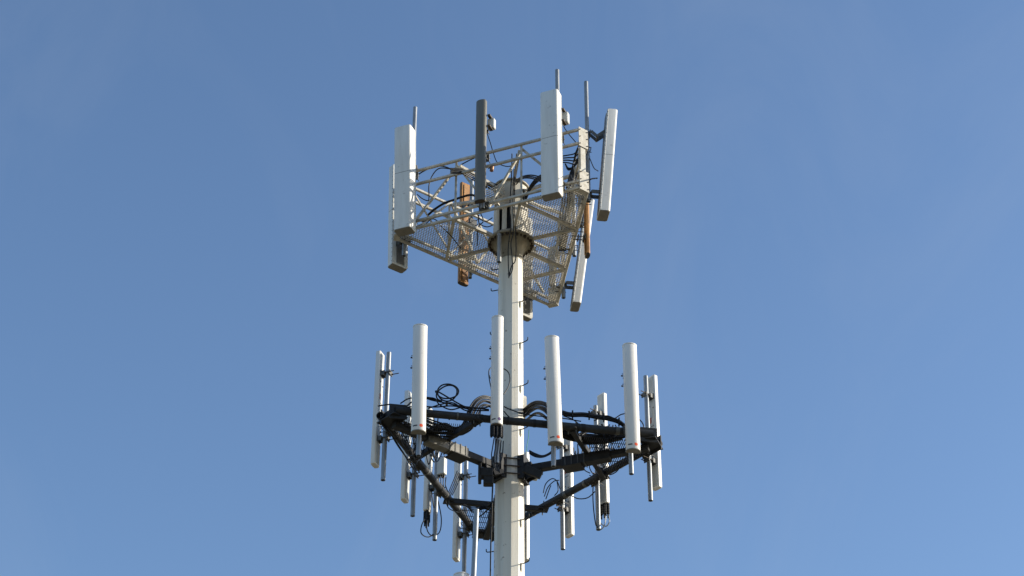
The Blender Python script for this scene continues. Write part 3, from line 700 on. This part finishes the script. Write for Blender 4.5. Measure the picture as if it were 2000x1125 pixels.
big_panel(UN, q-UN.t*0.045, 385, 184, 'big upright white box antenna right of the pole, topmost of the upper platform', w=0.31, d=0.17, gap=0.10, tilt=0.012, boxes=((0.80, -0.17, -0.01, (0.12, 0.10, 0.21)),))
def edge_xy(face, frac, off): return face.p((frac-0.5)*EL, off, 0).xy.to_3d()
def upipe_at(face, frac, off, top, bot, label, cl=(0.07, 1.04), rad=0.034):
    q = edge_xy(face, frac, off); zt, zb = z_for(q.x, q.y, top), z_for(q.x, q.y, bot)
    # go through mount_pipe with the pixel this point projects to
    p = V(q.x, q.y, (zt+zb)/2)-CAM; z = p.dot(FW); px, py = 1000+FPX*p.dot(RT)/z, 562.5-FPX*p.dot(UP)/z
    return mount_pipe(face, px, py, off, top, bot, label, UPG, rad=rad, clamps=tuple(ZU+c for c in cl))
_, q, _, _ = upipe_at(URt, 0.13, 0.07, 160, 394, 'bare pipe rising from the right corner plate of the upper platform')
big_panel(URt, q, 422, 221, 'leaning white box antenna outermost at the upper right corner', w=0.30, d=0.17, gap=0.15, tilt=0.085, arm=True)
_, q, _, _ = upipe_at(URt, 0.346, 0.06, 300, 441, 'short pipe end beside the brown antenna seen edge-on')
BRG = 'orange-brown antennas of the upper platform'
big_panel(URt, q, 500, 335, 'orange-brown antenna seen edge-on at the right side of upper platform', w=0.17, d=0.075, gap=0.075, tilt=0.0, mat_='orange', prof=d_profile(0.17, 0.075, 0.55, 12), seam=None, name='brown_antenna', group=BRG)
upipe_at(URt, 0.53, 0.06, 360, 500, 'empty pipe end poking below the right edge of the mesh floor')
_, q, _, _ = upipe_at(URt, 0.85, 0.05, 420, 582, 'pipe end beside the foot of the lower leaning white antenna')
big_panel(URt, q, 600, 395, 'leaning white box antenna behind the brown one at the far right edge', w=0.30, d=0.15, gap=0.13, tilt=0.125, arm=True)
_, q, _, _ = upipe(ULf, 791, 440, 0.06, 340, 500, 'pipe tucked behind the tilted antenna at the left corner')
big_panel(ULf, q, 525, 324, 'white box antenna with dappled back behind the left corner', w=0.30, d=0.16, gap=0.10, tilt=0.05)
_, q, _, _ = upipe(ULf, 919.5, 460, 0.07, 352, 543, 'pale pipe beside the orange-brown antenna on the far left side')
big_panel(ULf, q, 556, 360, 'sunlit orange-brown antenna behind the mesh floor left of the pole', w=0.195, d=0.085, gap=0.165, mat_='orange', prof=d_profile(0.195, 0.085, 0.6, 12), seam=None, name='brown_antenna', group=BRG)
_, q, _, _ = upipe(ULf, 1036, 570, 0.07, 470, 585, 'dark pipe end beside the white antenna behind the pole')
big_panel(ULf, q, 622, 425, 'white box antenna whose foot shows behind the right edge of the pole', w=0.24, d=0.13, gap=0.10)

# ------------------------------------------------------------------ small boxes on the lower platform
qb = on_plane(863, 912, LLf.n, LLf.ap+0.02)
bxo = thing('amplifier_box', 'small white amplifier box with cables hanging below the left arm', 'box', (qb.x, qb.y, qb.z), R(-28))
b = MB(); b.box((0,0,0), (0.135, 0.10, 0.29), bev=0.008); b.build('case', M['box'], bxo)
b = MB(); b.box((0, 0.06, 0.0), (0.04, 0.02, 0.34)); b.build('bracket', M['clamp'], bxo)
for i in range(3):
    b = MB(); b.rod(V(-0.04+0.04*i, 0, 0.1455), V(-0.04+0.04*i, 0, 0.19), 0.012, 8); b.build('plug', M['plug'], bxo)
    b = MB(); b.rod(V(-0.04+0.04*i, 0, -0.1455), V(-0.04+0.04*i, 0, -0.19), 0.012, 8); b.build('plug', M['plug'], bxo)
qb = at_y(1042, 925, 0.38)
bx2 = thing('filter_box', 'pale grey filter box with short studs right behind the pole', 'box', (qb.x, qb.y, qb.z), R(15))
b = MB(); b.box((0,0,0), (0.13, 0.10, 0.20), bev=0.006); b.build('case', M['box'], bx2)
for i in range(3):
    b = MB(); b.rod(V(0.066, 0, 0.06-0.06*i), V(0.12, 0, 0.08-0.06*i), 0.009, 6); b.build('stud', M['bolt'], bx2)

# ------------------------------------------------------------------ mounts of the tier below, cut by the frame edge
q = at_y(926.5, 1060, -1.62); tz = z_for(q.x, q.y, 996)
lp = thing('tier_pipe', 'thick pale pipe rising from the tier below, left of the pole', 'pipe', (q.x, q.y, tz-2.9))
b = MB(); b.rod(V(-0.05,0,0), V(0.022,0,2.9), 0.037, 16, hollow=True); b.build('pipe', M['galv'], lp)
b = MB(); b.beam(V(-0.03,0,0.35), V(-q.x*0.8, -q.y-0.30, 0.35), 0.10); b.build('standoff_arm', M['steel'], lp)
b = MB(); b.box((-0.06,0.0,0.35), (0.18, 0.18, 0.16), bev=0.01); b.build('clamp', M['clamp'], lp)
q = at_y(901, 1121, -1.60); tz = z_for(q.x, q.y, 1121)
ta = thing('round_antenna', 'white antenna top just showing at the lower frame edge', 'antenna', (q.x, q.y, tz-1.8))
b = MB(); extr(b, d_profile(0.215, 0.15, 0.3, 18), -0.075, 0, 1.78, 0.003); r_ = b.build('radome', M['lwhite'], ta); sharp(r_)
b = MB(); extr(b, d_profile(0.222, 0.157, 0.3, 18), -0.078, 1.78, 1.80, 0.004); sharp(b.build('end_cap', M['lwhite'], ta))
for o in ta.children: o.rotation_euler.z = math.pi
b = MB(); b.beam(V(0.0,0.09,0.6), V(0.24,0.05,0.6), 0.06); b.build('bracket', M['clamp'], ta)

# ------------------------------------------------------------------ cables
def spline(pts, seg=7):
    pts = [Vector(p) for p in pts]; P = [pts[0]*2-pts[1]] + pts + [pts[-1]*2-pts[-2]]; out = []
    for i in range(1, len(P)-2):
        a, b, c, d = P[i-1], P[i], P[i+1], P[i+2]
        for k in range(seg):
            t = k/seg; out.append(0.5*((2*b) + (c-a)*t + (2*a-5*b+4*c-d)*t*t + (3*b-a-3*c+d)*t**3))
    out.append(pts[-1]); return out
def cable(pts, r, m='black', parent=None, name='cable'):
    b = MB(); b.path(spline(pts), r, 7); return b.build(name, M[m], parent)
def bundle(label, runs, r, group=None, m='black', cat='cables', name='cable_bundle', ties=0):
    o = thing(name, label, cat, (0,0,0), 0, group)
    for i, pts in enumerate(runs):
        cable(pts, r if not isinstance(r, (list, tuple)) else r[i % len(r)], m, o)
    if ties:
        for k in range(1, ties+1):
            c = sum((spline(p)[int(len(spline(p))*k/(ties+1))] for p in runs), V(0,0,0))/len(runs)
            b = MB(); b.box(c, (0.022, 0.10, 0.10)); b.build('cable_tie', M['plug'], o)
    return o
def single(label, pts, r, group=None, m='black'):
    o = cable(pts, r, m, None, 'jumper_cable'); return tag(o, label, 'cable', group)
def nl(off):                                      # points on a plane parallel to the near lower face
    return lambda *ps: [on_plane(x, y, LN.n, LN.ap+off + (z[0] if z else 0)) for x, y, *z in ps]
def nf(face, off):
    return lambda *ps: [on_plane(x, y, face.n, face.ap+off + (z[0] if z else 0)) for x, y, *z in ps]
def jit(pts, dx, dy, dz=0.0): return [p + V(dx, dy, dz) for p in pts]

# arches of feeder cables out of the pole
def arch(pts, n, sp, wob):
    """n strands following the same arch, fanned by sp px towards its inside and jittered"""
    out = []
    for i in range(n):
        k = i*sp + (3.0 if i >= n-2 else 0) + random.uniform(-0.7, 0.7); o_ = random.uniform(-wob, wob)
        out.append([at_y(x + dx*k, y + dy*k + random.uniform(-0.8, 0.8), yy + o_ + 0.012*i) for x, y, yy, dx, dy in pts])
    return out
runs = arch([(972, 784, -0.28, 0, 1), (962, 777, -0.45, 0, 1), (945, 773, -0.62, 0.1, 1), (930, 779, -0.80, 0.5, 0.9), (919, 793, -0.95, 0.9, 0.5), (910, 812, -1.02, 1.1, 0.1), (903, 828, -1.05, 1.0, 0.4), (890, 835, -1.05, 0.6, 0.7), (868, 828, -1.10, 0.2, 1.0), (846, 822, -1.16, 0, 1.2), (822, 812, -1.22, 0, 1.0)], 7, 2.9, 0.03)
bundle('black feeder cables arching out of the pole to the left corner', runs, 0.0125, 'feeder arches beside the pole')
runs = arch([(1014, 803, 0.18, 0, 1), (1024, 797, -0.05, 0.2, 1), (1036, 788, -0.25, 0.2, 1), (1050, 784, -0.42, 0, 1), (1066, 787, -0.62, -0.3, 1), (1080, 799, -0.78, -0.4, 0.9), (1095, 822, -0.86, 0.4, 0.7), (1112, 842, -0.90, 0.3, 0.6), (1140, 852, -0.84, 0, 0.6), (1180, 848, -0.78, 0, 0.7), (1215, 842, -0.72, 0, 0.7)], 8, 3.0, 0.03)
bundle('black feeder cables arching out of the pole to the right corner', runs, 0.0150, 'feeder arches beside the pole')
# coil and slack on the left half of the near rail
c0 = on_plane(873, 770, LN.n, LN.ap-0.05); coil = []
for t in range(0, 27):
    a = -1.9 - 2*math.pi*t/12.0; rr = 1+0.07*math.sin(t*1.3)
    coil.append(c0 + LN.t*(0.150*rr*math.cos(a)) + V(0,0,0.140*rr*math.sin(a)) + LN.n*(0.004*t) + LN.t*0.03*math.sin(a))
tail = nl(-0.05)((862, 786), (840, 778), (822, 777), (806, 784), (790, 797))
o = thing('cable_coil', 'coil of spare black cable standing above the left rail', 'cable')
cable(tail[::-1][:-1] + coil + nl(0.05)((905, 793), (930, 797), (955, 800)), 0.0115, 'black', o)
b = MB(); b.box(c0 + V(0.0,0,-0.155), (0.035, 0.05, 0.05)); b.build('cable_tie', M['sleeve'], o)
runs = [nl(-0.02)((738, 793), (765, 790), (790, 796), (815, 793), (850, 795), (885, 793), (925, 801), (955, 802)),
        nl(-0.05)((782, 788), (800, 778), (830, 778), (845, 782), (870, 787), (900, 793), (940, 797), (958, 793)),
        nl(0.0)((834, 776), (850, 779), (858, 790), (880, 800), (905, 795), (930, 798)),
        nl(0.02)((836, 798), (860, 790), (885, 787), (905, 800), (920, 804))]
bundle('loose black cables lying along the left half of the near rail', runs, 0.0105, 'loose cables along the near rail')
b_ = bundle('thick black cable bundle tied along the right half of the near rail', [jit(nl(-0.05)((1098, 806), (1115, 810), (1140, 810), (1165, 814), (1190, 818), (1212, 826), (1232, 845)), 0, 0.02*math.cos(i*1.05), 0.024*math.sin(i*1.05)) for i in range(6)], 0.014, 'loose cables along the near rail', ties=4)
runs = [nl(0.0)((984, 794), (1000, 801), (1025, 809), (1065, 814), (1100, 817), (1135, 823)), nl(0.02)((984, 803), (992, 812), (1000, 818), (1015, 820)),
        nl(-0.02)((1200, 818), (1212, 810), (1222, 806), (1226, 790)), nl(-0.02)((1246, 817), (1254, 825), (1257, 835), (1250, 850)),
        nl(-0.02)((1160, 822), (1185, 812), (1215, 826)), nl(-0.1)((1100, 812), (1120, 820), (1132, 832), (1122, 838))]
bundle('thin black jumper cables crossing in front of the pole to the right rail', runs, 0.009, 'loose cables along the near rail')
# loops at the slim antenna before the pole
single('thin black cable loop standing out left and right of the purple-dotted antenna', nl(0.06)((961, 768), (955, 735, -.05), (957, 720, -.06), (970, 716, -.1), (990, 724, -.1), (996, 738, -.1), (993, 755, -.1), (984, 770, -.05)), 0.0085)
runs = [jit(nl(0.18)((965+4.5*i, 856), (962+5*i, 875), (960+5*i, 890), (963+3*i, 905), (968+2*i, 918)), 0, 0.02*i) for i in range(5)]
bundle('black cables dropping from the purple-dotted antenna to the pole clamp', runs, 0.0085)
# slack under the left and right corner gratings
runs = []
for i in range(10):
    x0 = 770+random.uniform(-8, 8); d_ = random.uniform(0, 1)
    runs.append([at_y(x0, 815+8*d_, -1.30), at_y(800+random.uniform(-8,8), 828+14*d_, -1.20), at_y(835+random.uniform(-8,8), 838+12*d_, -1.10), at_y(868, 830+26*d_+random.uniform(-4,4), -1.0), at_y(896+random.uniform(-10,8), 838+16*d_, -0.95), at_y(916+random.uniform(-6,4), 828+random.uniform(-4,8), -0.95)])
bundle('tangle of black cables on the left corner grating', runs, 0.0105, 'cable tangles on the corner gratings')
runs = []
for i in range(20):
    d_ = random.uniform(-0.2, 1); e = random.uniform(-6, 6)
    runs.append([at_y(1098+e, 838+16*d_, -0.92), at_y(1125+e, 852+10*d_, -0.80), at_y(1150+random.uniform(-9,9), 846+18*d_, -0.7), at_y(1180+random.uniform(-9,9), 850+18*d_, -0.66), at_y(1208+e, 840+20*d_, -0.70), at_y(1240+e, 838+12*d_, -0.76), at_y(1262, 845, -0.78)])
bundle('tangle of black cables on the right corner grating', runs, 0.0115, 'cable tangles on the corner gratings')
# jumpers on the left side
F = nf(LLf, -0.02)
runs = [F((757, 838), (768, 855), (785, 880), (800, 905), (815, 925)), F((770, 840), (772, 832), (780, 828), (786, 845), (800, 870), (812, 900)), F((762, 845), (778, 872), (796, 896), (806, 905), (812, 918))]
bundle('black cables sagging beneath the left side pipe', runs, 0.011, 'cables beneath the side pipes')
single('black jumper cable circling beneath the left connector panel', nf(LLf, 0.12)((829, 1014), (823, 1028), (823, 1042), (836, 1049), (848, 1040), (852, 1015), (846, 985), (843, 960)), 0.009, 'jumper loops beneath the side panels')
single('second black jumper cable joining the left connector panel to its pipe', nf(LLf, 0.12)((835, 1016), (834, 1034), (843, 1046), (858, 1040), (862, 1015), (857, 985), (850, 960)), 0.009, 'jumper loops beneath the side panels')
runs = [nf(LLf, 0.02)((846+3*i, 893), (842+4*i, 880-2*i), (848+3*i, 866)) for i in range(4)] + [nf(LLf, 0.0)((856+5*i, 932), (858+4*i, 948), (866+3*i, 962), (878, 975+3*i)) for i in range(4)]
bundle('short black cables above and below the white amplifier box', runs, 0.0085)
runs = [nf(LLf, 0.08)((893+2.2*i, 920+3*i), (886+2.8*i, 938+2*i, .02*i), (879+3*i, 955+i), (873+3.4*i, 970-i, -.03)) for i in range(4)]
bundle('fan of black cables at the panel nearest the left side of the pole', runs, 0.009)
single('black cable dipping below the left side pipe', nf(LLf, -0.02)((870, 978), (877, 993), (893, 1000), (905, 1003)), 0.008, 'cables beneath the side pipes')
runs = [[at_y(905+3*i, 985+2*i, 0.9), at_y(925, 992+3*i, 1.0), at_y(945, 988+2*i, 1.1), at_y(962, 990+3*i, 1.15)] for i in range(4)] + [[at_y(935+4*i, 1010-3*i, 1.2), at_y(948+2*i, 1000-2*i, 1.1), at_y(960, 980, 0.9)] for i in range(4)]
bundle('black cables on the far corner grating behind the pole', runs, 0.009, 'cable tangles on the corner gratings')
# right side jumpers
F = nf(LRt, 0.0)
runs = [F((1061, 963), (1066, 945), (1078, 935), (1088, 940), (1094, 955)), F((1063, 970), (1070, 952), (1082, 940), (1092, 938)), F((1066, 975), (1073, 955), (1076, 948)), F((1088, 940), (1090, 958), (1083, 968))]
bundle('curling black cables above the right side pipe near the pole', runs, 0.0085)
single('black cable sagging below the right side pipe', F((1115, 968), (1130, 974), (1148, 972), (1162, 960)), 0.009, 'cables beneath the side pipes')
single('black cable hanging under the outer part of right side pipe', F((1178, 920), (1190, 927), (1203, 922), (1213, 910)), 0.009, 'cables beneath the side pipes')
single('pale grey jumper cable looped under the right connector panel', nf(LRt, 0.14)((1183, 1008), (1181, 1025), (1173, 1034), (1168, 1022)), 0.009, 'jumper loops beneath the side panels', 'galv')
single('second pale grey jumper cable looped under the right connector panel', nf(LRt, 0.14)((1189, 1008), (1190, 1020), (1183, 1028), (1172, 1020), (1167, 1000), (1167, 965), (1174, 950)), 0.009, 'jumper loops beneath the side panels', 'galv')
single('long black cable down the pipe beside the right connector panel', nf(LRt, 0.06)((1160, 935), (1158, 960), (1159, 990), (1163, 1022), (1167, 1030)), 0.009, 'jumper loops beneath the side panels')
runs = [F((1150, 902), (1152, 915), (1158, 925), (1166, 930)), F((1140, 905), (1142, 918), (1152, 924)), F((1165, 885), (1170, 900), (1178, 910), (1176, 925)), F((1185, 880), (1180, 898), (1172, 912))]
bundle('small black cable loops beneath the right arm', runs, 0.0085, 'cables beneath the side pipes')
runs = [[at_y(1034, 880+2*i, -0.42), at_y(1046, 886+2*i, -0.46), at_y(1060, 890+i, -0.55), at_y(1074, 884+i, -0.62), at_y(1086, 872+2*i, -0.70)] for i in range(4)]
bundle('black cables dipping between the pole clamp and the right arm', runs, 0.010)
runs = [[at_y(975+2.0*i, 858, -0.36), at_y(964+2*i, 905, -0.36), at_y(961+1.5*i, 960, -0.30), at_y(959+1.4*i, 1020, -0.28), at_y(957+1.2*i, 1130, -0.28), at_y(957+i, 1220, -0.28)] for i in range(2)]
bundle('thin grey cables running down the left side of the pole', runs, 0.006)
single('thin green ground wire hanging from a step peg', [at_y(1033, 840, -0.2), at_y(1032, 855, -0.22), at_y(1029, 872, -0.24), at_y(1028, 884, -0.26)], 0.005, None, 'green')

# slack jumpers drooping below the corners
def droops(n, x0, x1, y0, y1, face, off, hang, spread):
    out = []
    for i in range(n):
        a = random.uniform(x0, x1); w_ = random.uniform(8, spread); y = random.uniform(y0, y1); h = random.uniform(*hang); z = random.uniform(-0.12, 0.12)
        out.append(nf(face, off)((a, y, z), (a+w_*0.15+random.uniform(-2, 2), y+h*0.6, z), (a+w_*0.5, y+h, z+random.uniform(-.05, .05)), (a+w_*0.9+random.uniform(-2, 2), y+h*0.55, z), (a+w_, y+random.uniform(-4, 6), z)))
    return out
bundle('black jumper cables drooping under the left arm behind the leftmost round antenna', droops(9, 782, 850, 838, 870, LLf, -0.25, (14, 46), 30), 0.0095, 'cables drooping under the arms')
bundle('black jumper cables drooping under the right arm near its cross bar', droops(11, 1120, 1190, 862, 890, LRt, -0.25, (10, 40), 26), 0.0095, 'cables drooping under the arms')
bundle('black jumper cables drooping under the near rail left of the purple-dotted antenna', droops(6, 845, 925, 803, 815, LN, -0.12, (8, 30), 34), 0.009, 'cables drooping under the near rail')
bundle('black jumper cables drooping under the near rail towards its right end', droops(8, 1100, 1215, 826, 842, LN, -0.12, (8, 26), 36), 0.009, 'cables drooping under the near rail')

# upper platform cables
def un(off): return lambda *ps: [on_plane(x, y, UN.n, UN.ap+off + (z[0] if z else 0)) for x, y, *z in ps]
U = un(-0.12)
single('black cable draped along the top rail behind the tilted left antenna', U((815, 342), (830, 333), (850, 325), (870, 326), (892, 335), (915, 338)), 0.011, 'cables along the upper rails')
single('blue-black cable looping down from the top rail at left', U((838, 385), (838, 362), (845, 342), (858, 329), (880, 330), (900, 333)), 0.010, 'cables along the upper rails')
single('black cable on the near top rail beside the grey antenna', U((900, 322), (915, 314), (930, 307)), 0.010, 'cables along the upper rails')
single('thick black feeder arching from the left side to the grey antenna', un(-0.5)((836, 420), (850, 408), (868, 397), (885, 391), (905, 384), (922, 381), (940, 388)), 0.020, 'cables along the upper rails')
bundle('black cables reaching from the top rail into the slotted head', [[at_y(880, 329+3*i, -0.9), at_y(905, 331+3*i, -0.75), at_y(925, 340+4*i, -0.55), at_y(950, 352+4*i, -0.30), at_y(972, 362+5*i, -0.22)] for i in range(4)], 0.012)
bundle('black cables looping from the head to the upright white antenna', [[at_y(1008, 352+4*i, -0.28), at_y(1020, 345+2*i, -0.6), at_y(1036, 342+3*i, -0.8), at_y(1052, 345+4*i, -0.9), at_y(1066, 352+3*i, -1.0)] for i in range(3)] + [[at_y(1026, 385+3*i, -0.15), at_y(1036, 362+3*i, -0.3), at_y(1050, 346+3*i, -0.5), at_y(1066, 338+3*i, -0.7)] for i in range(4)], 0.012)
bundle('black cables in a knot behind the right corner plate', [un(-0.1)((1098, 305+4*i), (1110, 303+5*i), (1122, 300+7*i), (1131, 290+9*i)) for i in range(4)] + [un(-0.15)((1130, 285), (1124, 300+3*i), (1119, 322), (1112+3*i, 345), (1106+2*i, 368)) for i in range(4)] + [un(-0.2)((1104, 320), (1110, 328+2*i), (1120, 326), (1130, 316-4*i)) for i in range(3)], 0.011)
single('thin black cable running down from the box beside the grey antenna', U((952, 262), (958, 280), (964, 300), (972, 318), (990, 325), (1005, 322)), 0.008, 'thin cables of the upper antennas')
single('thin black cable running down from the box behind the upright white antenna', U((1101, 225), (1101, 245), (1108, 258), (1122, 275), (1132, 286)), 0.008, 'thin cables of the upper antennas')
single('thin black cable from the corner column to the leaning right antenna', nf(URt, 0.1)((1146, 300), (1152, 310), (1160, 328), (1168, 334)), 0.008, 'thin cables of the upper antennas')
single('thin black cable at the waist of the leaning right antenna', nf(URt, 0.1)((1150, 352), (1157, 349), (1166, 348)), 0.012, 'thin cables of the upper antennas')
bundle('thin black cables sagging inside the left part of upper platform', [U((815, 380), (825, 388), (836, 392), (838, 385)), un(-0.3)((815, 425), (826, 433), (840, 425), (845, 428)), un(-0.3)((815, 440), (830, 438), (842, 428), (852, 430), (860, 440), (880, 460), (900, 485)), un(-0.6)((932, 418), (938, 428), (950, 432), (962, 425)), un(-0.6)((935, 420), (936, 436), (950, 443), (962, 440)), un(-0.5)((938, 415), (944, 432), (934, 444), (932, 480))], 0.009)
bundle('twin grey cables dangling in front of the flange', [[at_y(1000, 300, -0.9), at_y(999, 345, -0.75), at_y(996, 400, -0.65), at_y(998, 440, -0.50), at_y(993, 480, -0.45), at_y(993, 520, -0.42), at_y(994, 543, -0.40)],
    [at_y(1009, 300, -0.9), at_y(1006, 345, -0.75), at_y(1005, 400, -0.65), at_y(1007, 450, -0.5), at_y(1008, 490, -0.45), at_y(1006, 510, -0.43), at_y(999, 520, -0.42), at_y(994, 540, -0.40)],
    [at_y(1004, 330, -0.8), at_y(1002, 400, -0.65), at_y(1003, 450, -0.5), at_y(998, 475, -0.46), at_y(1000, 500, -0.43), at_y(1001, 525, -0.42), at_y(995, 540, -0.40)]], 0.0095, m='steel')
bundle('dark cables falling through the floor inside the right corner', [[at_y(1100+4*i, 372, -0.9), at_y(1098+5*i, 395, -0.6), at_y(1094+5*i, 420, -0.3), at_y(1097+3*i, 450, -0.1), at_y(1092+3*i, 490, 0.2)] for i in range(5)], 0.012)
tw = thing('dropped_plug', 'copper coloured plug hanging beside the top of the grey antenna', 'plug', at_y(960, 330, -1.0))
b = MB(); b.rod(V(0,0,-0.04), V(0.01,0,0.045), 0.032, 12); b.build('plug_body', M['copper'], tw)
b = MB(); b.path(spline([V(0.01,0,0.05), V(0.0,0.05,0.10), V(-0.05,0.15,0.12)]), 0.009, 6); b.build('lead', M['black'], tw)
